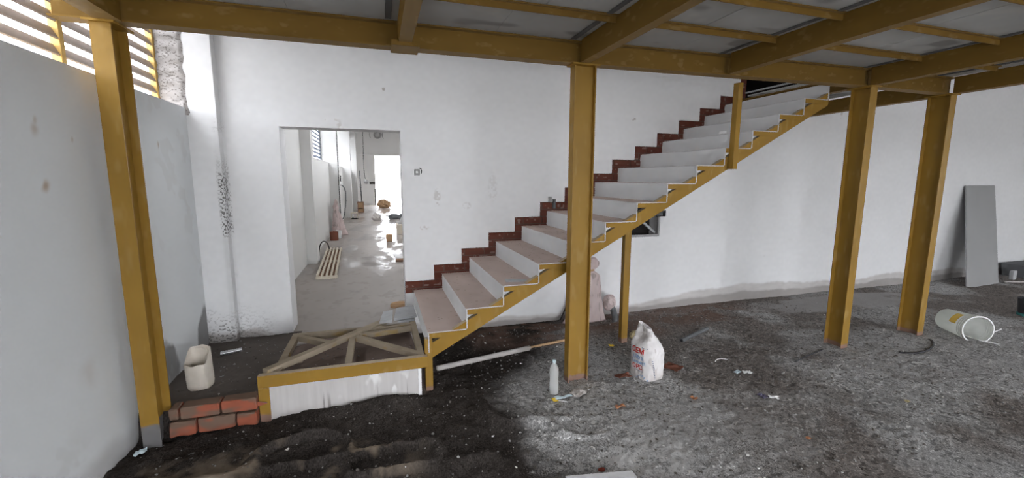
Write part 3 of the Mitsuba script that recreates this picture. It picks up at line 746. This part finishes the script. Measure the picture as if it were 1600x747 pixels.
# pipes on the ground
def on_ground(pts, lift, n=24):
    q = spline(pts + [] if len(pts) > 2 else [pts[0], tuple((np.array(pts[0]) + pts[1]) / 2), pts[1]], n)
    return np.stack([q[:, 0], q[:, 1], ground(q[:, 0], q[:, 1], False) + lift], -1)
def straight(p0, p1, lift, r, n=16):
    a, b = np.array([*p0, gz(*p0) + lift]), np.array([*p1, gz(*p1) + lift])
    return tube(np.array([a + (b - a) * t for t in np.linspace(0, 1, 6)]), r, n)
put('pvc_pipe', straight((.45, 3.66), (1.42, 3.90), .022, .024), 'm_stone', True, label='long pale pipe lying in the dark soil under the stairs', cat='pipe')
put('pvc_pipe', straight((1.38, 3.93), (2.05, 4.03), .004, .014), 'm_tan', True, label='thinner tan pipe half buried behind the pale pipe', cat='pipe')
t = thing('steel_pipe', 'short dark steel tube lying on the soil right of the cement bag', 'pipe')
put(t + '__tube', straight((3.09, 3.66), (3.62, 3.87), .018, .021), 'm_darkgrey', True)
put(t + '__open_end', straight((3.082, 3.657), (3.092, 3.661), .018, .016), 'm_black', True, label='dark open end')

# translucent bucket on its side
def bucket():
    t = thing('fallen_bucket', 'translucent white plastic bucket lying on its side by the rightmost column', 'bucket')
    M = np.eye(4)
    ax = np.array([-.44, -.89, .02]); ax /= np.linalg.norm(ax)       # from the base to the mouth
    up = np.array([0, 0, 1.]); up -= ax * (up @ ax); up /= np.linalg.norm(up); side = np.cross(up, ax)
    M[:3, 0], M[:3, 1], M[:3, 2] = side, up, ax
    L, r0, r1 = .40, .118, .145
    base = np.array([6.32, 3.06, gz(6.32, 3.06) + .125])
    M[:3, 3] = base
    def P_(m): m = m.copy(); m.apply_transform(M); return m
    put(t + '__shell', P_(lathe([(.001, .01), (r0 - .01, .01), (r0, 0), (r0 + .002, .015), (r1, L)], 56)), 'm_plastic', 40)
    ribs = [lathe([(r0 + (r1 - r0) * z / L - .001, z - .004), (r0 + (r1 - r0) * z / L + .007, z - .003), (r0 + (r1 - r0) * z / L + .007, z + .003), (r0 + (r1 - r0) * z / L - .001, z + .004)], 56) for z in (L - .075, L - .05, L - .025)]
    for r in ribs: put(t + '__rib', P_(r), 'm_rib', 30)
    put(t + '__rim', P_(lathe([(r1 - .003, L - .006), (r1 + .009, L - .004), (r1 + .009, L + .004), (r1 - .003, L + .006), (r1 - .003, L - .006)], 56)), 'm_white', 30)
    n = 14; an = np.linspace(math.radians(112), math.radians(168), n); z = np.linspace(.20, .29, 6)
    A, Zz = np.meshgrid(an, z); rr = r0 + (r1 - r0) * Zz / L + .0015
    put(t + '__label', P_(gridmesh(np.stack([rr * np.cos(A), rr * np.sin(A), Zz], -1))), 'm_yellowpl', True, label='yellow printed label')
bucket()
put('plastic_strip', straight((6.30, 2.72), (6.86, 2.82), .03, .006, 8), 'm_white', label='long thin white strip pointing right from under the bucket', cat='strip')
put('plastic_strip', straight((6.19, 2.70), (6.24, 2.56), .008, .006, 8), 'm_white', label='short white strip in front of the bucket mouth', cat='strip')

# board leaning on the back wall at the right
q = [(9.13, 4.22, -.13), (9.93, 4.20, -.13), (10.42, 4.665, 1.555), (9.62, 4.665, 1.555)]
put('leaning_board', quad_sheet(q, .018), 'm_grey', label='tall grey board leaning on the right part of the back wall', cat='board')
# dark trough, block and cables
def trough():
    o = sg.box(0, 0, 1.1, .34); pts = np.array([(x, y, z) for x, y in ((.03, .03), (1.07, .03), (1.07, .31), (.03, .31)) for z in (0,)] + [(x, y, .24) for x, y in ((0, 0), (1.1, 0), (1.1, .34), (0, .34))])
    a = m3.Manifold.hull_points(pts); b = m3.Manifold.hull_points(np.array([(x, y, .03) for x, y in ((.06, .06), (1.04, .06), (1.04, .28), (.06, .28))] + [(x, y, .3) for x, y in ((.03, .03), (1.07, .03), (1.07, .31), (.03, .31))]))
    return a - b
tm = trough().to_mesh(); tm = trimesh.Trimesh(tm.vert_properties[:, :3], tm.tri_verts)
put('mortar_trough', mv(tm, 10.96, 4.32, gz(11.3, 4.45) - .01), 'm_darkgrey', label='dark grey mixing trough at the foot of the wall, right of the leaning board', cat='trough')
put('concrete_block', mv(bx(0, .10, 0, .06, 0, .17, .008), 10.62, 4.33, gz(10.6, 4.4) - .01), 'm_board', label='small pale grey block between the leaning board and the trough', cat='block')
put('concrete_block', mv(bx(0, .22, 0, .16, 0, .19, .008), 10.30, 4.50, gz(10.4, 4.55) - .01), 'm_darkgrey', label='small dark block behind the pale block, next to the leaning board', cat='block')
put('cable', tube(on_ground([(10.0, 4.15), (10.25, 4.2), (10.5, 4.12), (10.75, 4.16), (11.1, 4.05)], .012, 40), .010, 8), 'm_stone', True, label='pale cable curling on the floor before the blocks', cat='cable')
# black pail at the right border
t = thing('black_pail', 'black pail with a teal base and thin pale bail at the right border', 'pail')
pz = gz(7.95, 3.02) - .01
put(t + '__body', mv(lathe([(0, .0), (.10, 0), (.125, .24), (.118, .24), (.095, .01), (0, .01)], 40), 7.98, 3.05, pz), 'm_black', 40)
put(t + '__base', mv(lathe([(.09, -.002), (.112, .0), (.113, .05), (.10, .05)], 40), 7.98, 3.05, pz), 'm_teal', 40, label='teal base band')
put(t + '__bail', mv(tube([(.128 * math.cos(a), -.05 - .03 * math.sin(a), .22 + .10 * math.sin(a) - .04) for a in np.linspace(0, 2 * math.pi, 30)], .004, 8), 7.965, 3.0, pz), 'm_white', True, label='thin pale bail')

# slab at the lower border of the picture
t = slab([(.84, 1.50, -.02), (1.31, 1.48, -.02), (1.335, 1.925, -.012), (.95, 1.995, -.012)], .03, 'white_slab', 'm_slab', 'pale flat slab lying on the lime stained ground nearest the viewer', 'slab')
w = trimesh.creation.icosphere(subdivisions=3); v = w.vertices * (1 + .5 * (meshkit.noise(w.vertices * 3, 5)[:, None] - .5)) * [.022, .013, .011]
w.vertices = v + [1.205, 2.04, -.06]
put('red_scrap', w, 'm_redscrap', label='red scrap of plastic at the edge of the pale slab', cat='scrap')

# scraps on the soil
def crumple(x, y, sx, sy, h, mat, name, label, cat, seed, rz=0., group=None):
    n = 14
    u, v = np.meshgrid(np.linspace(-1, 1, n), np.linspace(-1, 1, n))
    p = np.stack([u, v, u * 0], -1)
    z = h * (meshkit.fbm(p * 1.6 + seed, 3, seed)) * 1.6
    ed = .18 * (meshkit.fbm(p * 1.3 + seed * 3, 2, seed + 9) - .5)
    X, Y_ = (u * (1 + ed * 2)) * sx, (v * (1 - ed * 2)) * sy
    c_, s_ = math.cos(rz), math.sin(rz)
    wx, wy = x + X * c_ - Y_ * s_, y + X * s_ + Y_ * c_
    top = np.stack([wx, wy, ground(wx, wy) + z + .003], -1)
    bot = top.copy(); bot[..., 2] -= .003
    a, b = gridmesh(top), gridmesh(bot); b.invert()
    idx = np.concatenate([np.arange(n), np.arange(1, n) * n + n - 1, np.arange(n - 2, -1, -1) + n * (n - 1), np.arange(n - 2, 0, -1) * n])
    off = n * n; f = []
    for i in range(len(idx)):
        p0, p1 = idx[i], idx[(i + 1) % len(idx)]
        f += [(p1, p0, p0 + off), (p1, p0 + off, p1 + off)]
    m = trimesh.Trimesh(np.vstack([a.vertices, b.vertices]), np.vstack([a.faces, b.faces + off, f]), process=False)
    return put(name, m, mat, 50, label=label, cat=cat, group=group)
crumple(1.262, 2.872, .022, .022, .016, 'm_yellowpl', 'packet', 'small yellow packet on the soil in front of the water bottle', 'packet', 3)
crumple(1.345, 2.905, .075, .018, .012, 'm_bluewhite', 'wrapper', 'torn pale blue plastic wrapper beside the yellow packet', 'wrapper', 5, .12)
put('string', tube(on_ground([(1.28, 2.865), (1.32, 2.845), (1.345, 2.82)], .007, 14), .003, 6), 'm_white', True, label='short white string in front of the blue wrapper', cat='string')
crumple(1.485, 2.925, .055, .05, .02, 'm_stone', 'stone_flake', 'pale flat stone flake at the foot of the middle column', 'stone', 6, .5)
crumple(2.255, 3.71, .025, .02, .03, 'm_yellowpl', 'crumpled_wrapper', 'tiny yellow crumpled wrapper between the middle column and the prop', 'wrapper', 8)
crumple(2.00, 3.085, .075, .035, .02, 'm_rust', 'tile_shard', 'dark red tile shard lying left of the cement bag', 'tile shard', 9, .1)
crumple(2.56, 3.13, .07, .07, .016, 'm_rust', 'tile_shard', 'flat rust red tile shard lying right of the cement bag', 'tile shard', 11, .6)
crumple(3.055, 2.87, .035, .02, .012, 'm_bluewhite', 'paper_scrap', 'left half of the torn pale paper right of the cement bag', 'paper', 12, .2)
crumple(3.125, 2.83, .035, .025, .016, 'm_white', 'paper_scrap', 'white folded paper scrap lying beside the torn pale paper', 'paper', 13, -.3)
crumple(2.90, 2.46, .03, .035, .018, 'm_violet', 'foil_packet', 'dark violet half of an empty foil packet on the open floor', 'packet', 14, .1)
crumple(2.965, 2.42, .035, .022, .014, 'm_white', 'foil_packet', 'pale half of an empty foil packet on the open floor', 'packet', 15, -.5)
crumple(2.345, 2.60, .018, .028, .016, 'm_orange', 'dry_leaf', 'small orange brown dry leaf left of the violet packet', 'leaf', 16, .2)
crumple(1.70, 2.64, .04, .018, .016, 'm_orange', 'dry_leaf', 'orange brown torn leaf in front of the middle column', 'leaf', 17, .1)
crumple(2.71, 1.93, .016, .012, .012, 'm_orange', 'dry_leaf', 'orange chip on the bare floor at the lower right', 'leaf', 18, .1)
crumple(3.9, 2.05, .02, .014, .012, 'm_khaki', 'dry_leaf', 'pale khaki leaf on the bare floor at the far lower right', 'leaf', 19, .1)
crumple(-1.50, 3.07, .03, .022, .03, 'm_bluewhite', 'crumpled_bag', 'crumpled pale blue plastic bag at the foot of the left column', 'plastic bag', 20)
put('wire', tube(on_ground([(3.02, 3.10), (3.10, 3.14), (3.17, 3.10)], .012, 16), .003, 6), 'm_white', True, label='thin pale wire on the soil above the torn paper', cat='wire')
put('stick', tube(on_ground([(3.72, 2.85), (3.95, 2.92), (4.28, 3.0)], .004, 16), .007, 6), 'm_black', True, label='thin dark stick lying in front of the two right columns', cat='stick')
put('root', tube(on_ground([(4.95, 2.72), (5.15, 2.66), (5.45, 2.72), (5.68, 2.86)], .002, 24), .012, 6), 'm_black', True, label='crooked dark root lying before the rightmost column', cat='stick')

# on the stair
put('trowel_plate', quad_sheet([(1.03, 3.44, .769), (1.21, 3.40, .769), (1.225, 3.47, .769), (1.045, 3.53, .769)], .006), 'm_slate', label='flat grey metal plate lying on the third tread', cat='plate')
put('paper_tag', bx(3.488, 3.490, 3.66, 3.76, 2.126, 2.150), 'm_white', label='white paper tag stuck on a riser behind the hanger bar', cat='tag')
t = thing('bracket', 'small grey bracket sticking out of the brick band over the fifth tread', 'bracket')
put(t + '__stub', bx(1.985, 2.015, 4.67, 4.72, 1.30, 1.41), 'm_darkgrey')
put(t + '__tab', bx(1.93, 1.965, 4.675, 4.72, 1.375, 1.44), 'm_grey')

# switch box on the back wall
t = thing('switch_box', 'small open electrical switch box on the white wall right of the doorway', 'switch box')
put(t + '__rim', bx(.372, .45, 4.688, 4.70, 1.672, 1.755).difference(bx(.380, .442, 4.68, 4.71, 1.680, 1.747)) if False else cat_(bx(.372, .45, 4.688, 4.70, 1.672, 1.680), bx(.372, .45, 4.688, 4.70, 1.747, 1.755), bx(.372, .380, 4.688, 4.70, 1.68, 1.747), bx(.442, .45, 4.688, 4.70, 1.68, 1.747)), 'm_white')
put(t + '__back', bx(.380, .442, 4.6985, 4.7, 1.68, 1.747), 'm_grey')
put(t + '__knob', mv(rot(lathe([(0, 0), (.013, 0), (.013, .012), (0, .012)], 20), 90, (1, 0, 0)), .41, 4.699, 1.715), 'm_white', 30)
put(t + '__wire', tube([(.44, 4.690, 1.755), (.452, 4.685, 1.752), (.458, 4.685, 1.73), (.455, 4.686, 1.70)], .005, 8), 'm_black', True)

# ------------------------------------------------------------------ things in the corridor
g_ = thing('slatted_grating', 'pale slatted grating lying on the corridor floor inside the doorway', 'grating')
def tr(u, v, z0, z1, w):  # along the grating (0..1), across (0..1)
    a, b = np.array([-.80, 7.10]), np.array([-.93, 9.9]); ac = np.array([-.27, .0])
    return a + (b - a) * u + ac * v
for k in range(5):
    v = k / 4
    p0, p1 = tr(0, v, 0, 0, 0), tr(1, v, 0, 0, 0)
    put(g_ + '__slat', bar((p0[0] + .12, p0[1], .135), (p1[0] + .12, p1[1], .135), .030, .03), 'm_cream')
put(g_ + '__base_board', bar((*(tr(.02, .5, 0, 0, 0) + [.12, 0]), .0875), (*(tr(.98, .5, 0, 0, 0) + [.12, 0]), .0875), .25, .012), 'm_wood', label='dark board under the slats')
for u in (0.01, .5, .99):
    p0, p1 = tr(u, -.08, 0, 0, 0), tr(u, 1.08, 0, 0, 0)
    put(g_ + '__crossbar', bar((p0[0] + .12, p0[1], .10), (p1[0] + .12, p1[1], .10), .07, .04), 'm_cream')
t = thing('corridor_sack', 'crumpled pinkish sack slumped against a corridor pier', 'sack')
put(t + '__body', mv(sackmesh(.19, .07, .16, .85, 8, -.12), -1.02, 12.75, .08), 'm_sack', True)
t = thing('corridor_sack', 'narrow pale sack standing behind the slumped pink one in the corridor', 'sack')
put(t + '__body', mv(sackmesh(.12, .05, .12, 1.0, 11, .05), -1.13, 12.45, .08), 'm_sack', True)
put('brown_can', mv(lathe([(0, 0), (.10, 0), (.10, .22), (0, .22)], 24), -1.10, 11.6, .08), 'm_rust', 30, label='small rust brown can at the foot of the corridor wall', cat='can')
put('white_cup', mv(lathe([(0, 0), (.06, 0), (.08, .20), (.07, .20), (.055, .02), (0, .02)], 24), -1.02, 12.0, .08), 'm_white', 30, label='small white cup beside the brown can in the corridor', cat='cup')
put('wire_bail', tube([(-1.16 + .10 * math.cos(a), 10.0, .08 + .20 * math.sin(a)) for a in np.linspace(.0, math.pi, 20)], .010, 8), 'm_dark', True, label='bent dark wire standing beside the grating by the corridor wall', cat='wire')
put('corridor_block', bx(.16, .31, 10.95, 11.1, .08, .25, .006), 'm_tan', label='small square block on the wet corridor floor', cat='block')
put('corridor_plank', rot(bx(.28, .75, 8.2, 8.36, .08, .115, .004), -6, (0, 0, 1), (.4, 8.25, 0)), 'm_wood', label='short dark plank on the corridor floor by the right jamb', cat='plank')
q = [(.47, 12.3, .62), (.95, 12.3, .70), (.95, 12.8, .12), (.45, 12.7, .10)]
t = thing('corridor_box', 'open white carton lying on the wet corridor floor', 'carton')
put(t + '__box', bx(.48, 1.0, 12.3, 12.75, .08, .36, .006), 'm_cream')
put(t + '__flap', quad_sheet([(.50, 12.28, .37), (.98, 12.28, .37), (.92, 12.1, .60), (.62, 12.1, .62)], .008), 'm_white')
for k, (x, y, sx, sy, h, mat, l) in enumerate(((-.08, 16.5, .16, .12, .18, 'm_stone', 'grey lump of rubble in the middle of the corridor floor'), (.58, 17.0, .22, .10, .12, 'm_darkgrey', 'dark flat rubble lump right in the corridor'), (.88, 16.2, .16, .14, .18, 'm_darkgrey', 'dark rubble lump at the right jamb of the doorway'))):
    w = trimesh.creation.icosphere(subdivisions=3); v = w.vertices * (1 + .6 * (meshkit.noise(w.vertices * 2.4, 5 + k)[:, None] - .5)) * [sx, sy, h]
    w.vertices = v + [x, y, .08 + h * .6]
    put('rubble', w, mat, label=l, cat='rubble')
for k, (x, y, s_, l) in enumerate(((.30, 24.0, .34, 'brown heap of rags in front of the bright exit'),)):
    w = trimesh.creation.icosphere(subdivisions=4); v = w.vertices * (1 + .6 * (meshkit.fbm(w.vertices * 2.4, 3, 5 + k)[:, None] - .5)) * [s_, s_, s_ * .75]
    w.vertices = v + [x, y, .08 + s_ * .5]
    put('rag_heap', w, 'm_tan', label=l, cat='rag')
t = thing('wooden_crate', 'brown wooden crate by the far corridor pier', 'crate')
put(t + '__box', cat_(bx(-.90, -.86, 20.6, 20.9, .08, .58), bx(-.66, -.62, 20.6, 20.9, .08, .58), bx(-.90, -.62, 20.86, 20.9, .08, .58), bx(-.90, -.62, 20.6, 20.9, .08, .12)), 'm_wood')
put(t + '__board', cat_(bx(-.86, -.66, 20.62, 20.66, .12, .25), bx(-.86, -.66, 20.62, 20.66, .30, .54)), 'm_tan')
t = thing('steel_stool', 'low pale frame standing before the far corridor pier', 'stool')
put(t + '__top', bx(-1.02, -.76, 17.4, 17.65, .30, .33), 'm_cream'); put(t + '__bottom', bx(-1.02, -.76, 17.4, 17.65, .085, .11), 'm_dark')
for x in (-1.01, -.79): put(t + '__leg', bx(x, x + .03, 17.42, 17.45, .11, .30), 'm_cream')
put('hanging_cable', tube(spline([(-.50, 19.5, 5.15), (-.49, 19.5, 4.0), (-.52, 19.5, 2.4), (-.45, 19.5, 1.62)], 30), .011, 8), 'm_black', True, label='black cable hanging down into the corridor', cat='cable')
put('lamp_holder', mv(lathe([(.0, -.10), (.085, -.08), (.10, .0), (.06, .07), (.02, .11), (0, .11)], 24), -.45, 19.5, 1.50), 'm_grey', 30, label='grey lamp holder at the end of the hanging cable', cat='lamp holder')
put('ring_fitting', mv(rot(trimesh.creation.torus(.17, .05, 28, 12), 90, (1, 0, 0)), .13, 26.62, 4.15), 'm_grey', True, label='grey ring fitting on the lintel above the bright exit', cat='fitting')
for k, (x, l) in enumerate(((.42, 'right hanging wire end on the lintel above the bright exit'), (-.30, 'left hanging wire end on the lintel above the bright exit'))):
    put('hanging_wire', tube(spline([(x, 26.64, 4.9), (x + .02, 26.64, 4.5), (x - .02, 26.64, 4.2), (x + .05, 26.64, 3.95)], 16), .018, 6), 'm_grey', True, label=l, cat='wire')
put('dark_plate', bx(-.42, -.12, 26.66, 26.70, 1.30, 1.42), 'm_dark', label='dark horizontal plate on the end wall left of the bright exit', cat='plate')
put('leaning_pole', bar((-.74, 22.1, .08), (-.80, 22.2, 2.0), .04, .04), 'm_darkgrey', label='thin dark pole leaning on the far corridor pier', cat='pole')
t = thing('pipe_hook', 'dark pipe hook with a bent rod on the edge of a corridor pier', 'pipe')
put(t + '__clamp', bx(-.998, -.972, 13.0, 13.08, 1.55, 1.72), 'm_black')
put(t + '__rod', tube(spline([(-.985, 13.0, 1.45), (-.92, 12.96, 1.42), (-.86, 12.96, 1.2), (-.90, 12.98, .75), (-.975, 13.0, .5)], 24), .014, 8), 'm_darkgrey', True)
put('conduit', tube([(-1.03, 13.035, .1), (-1.03, 13.035, 1.5), (-1.03, 13.035, 5.0)], .010, 8), 'm_black', True, label='thin black conduit up the edge of a corridor pier', cat='conduit')
put('exit_post', tube([(-.13, 26.4, .08), (-.13, 26.4, .5), (-.13, 26.4, 1.0)], .03, 8), 'm_darkgrey', True, label='short dark post at the left edge of the bright exit', cat='post')
w = rot(lathe([(0, 0), (.115, 0), (.12, .02), (.10, .045), (0, .05)], 28), 0, (0, 0, 1)); w.vertices *= [1, .7, 1]
put('brown_slipper', mv(w, .21, 5.28, .08), 'm_tan', 30, label='tan brown slipper sticking out at the right jamb of the doorway', cat='slipper')

# gravel and crumbs of lime (too many to count)
def stones(n, xr, yr, r0, r1, cols, keep, seed):
    g = np.random.default_rng(seed); base = trimesh.creation.icosahedron(); vs, fs, cs, at = [], [], [], 0
    for _ in range(n):
        x, y = g.uniform(*xr), g.uniform(*yr)
        if g.random() > keep(x, y): continue
        r = r0 + (r1 - r0) * g.random() ** 3
        v = base.vertices * r * g.uniform(.55, 1.25, (12, 1)) * [1, g.uniform(.6, 1), g.uniform(.45, .8)]
        a = g.uniform(0, 6.28); c_, s_ = math.cos(a), math.sin(a)
        v = np.stack([v[:, 0] * c_ - v[:, 1] * s_, v[:, 0] * s_ + v[:, 1] * c_, v[:, 2]], -1)
        vs.append(v + [x, y, float(ground(x, y)) + r * .25]); fs.append(base.faces + at); at += 12
        cs.append(np.tile(np.array(cols[g.integers(len(cols))]) * g.uniform(.8, 1.15), (12, 1)))
    return trimesh.Trimesh(np.vstack(vs), np.vstack(fs), process=False), np.vstack(cs)
inb = lambda x, y: 0. if (x < -.76 and 3.2 < y < 3.36) or (x < .4 and 3.24 < y < 3.34) or y > 4.66 or x < -1.56 or (x < .35 and y > 4.05 and x > -.85) else 1.
sm, scol = stones(13000, (-1.5, 5.5), (1.6, 4.6), .0025, .013, [(.19, .18, .175), (.27, .26, .255), (.14, .125, .115), (.33, .32, .31), (.10, .09, .08)], lambda x, y: inb(x, y) * (.45 if x < .8 else 1.), 3)
put('floor__gravel', sm, 'm_vcol', color=scol, label='scattered grey gravel', kind='stuff')
sm, scol = stones(700, (-1.2, 6.5), (1.7, 4.5), .003, .013, [(.60, .585, .57), (.72, .70, .68), (.5, .47, .44)], lambda x, y: inb(x, y) * (.25 + .75 * math.exp(-((x - 1.4) / .9) ** 2)), 4)
put('floor__lime_crumbs', sm, 'm_vcol', color=scol, label='white crumbs of lime and mortar', kind='stuff')
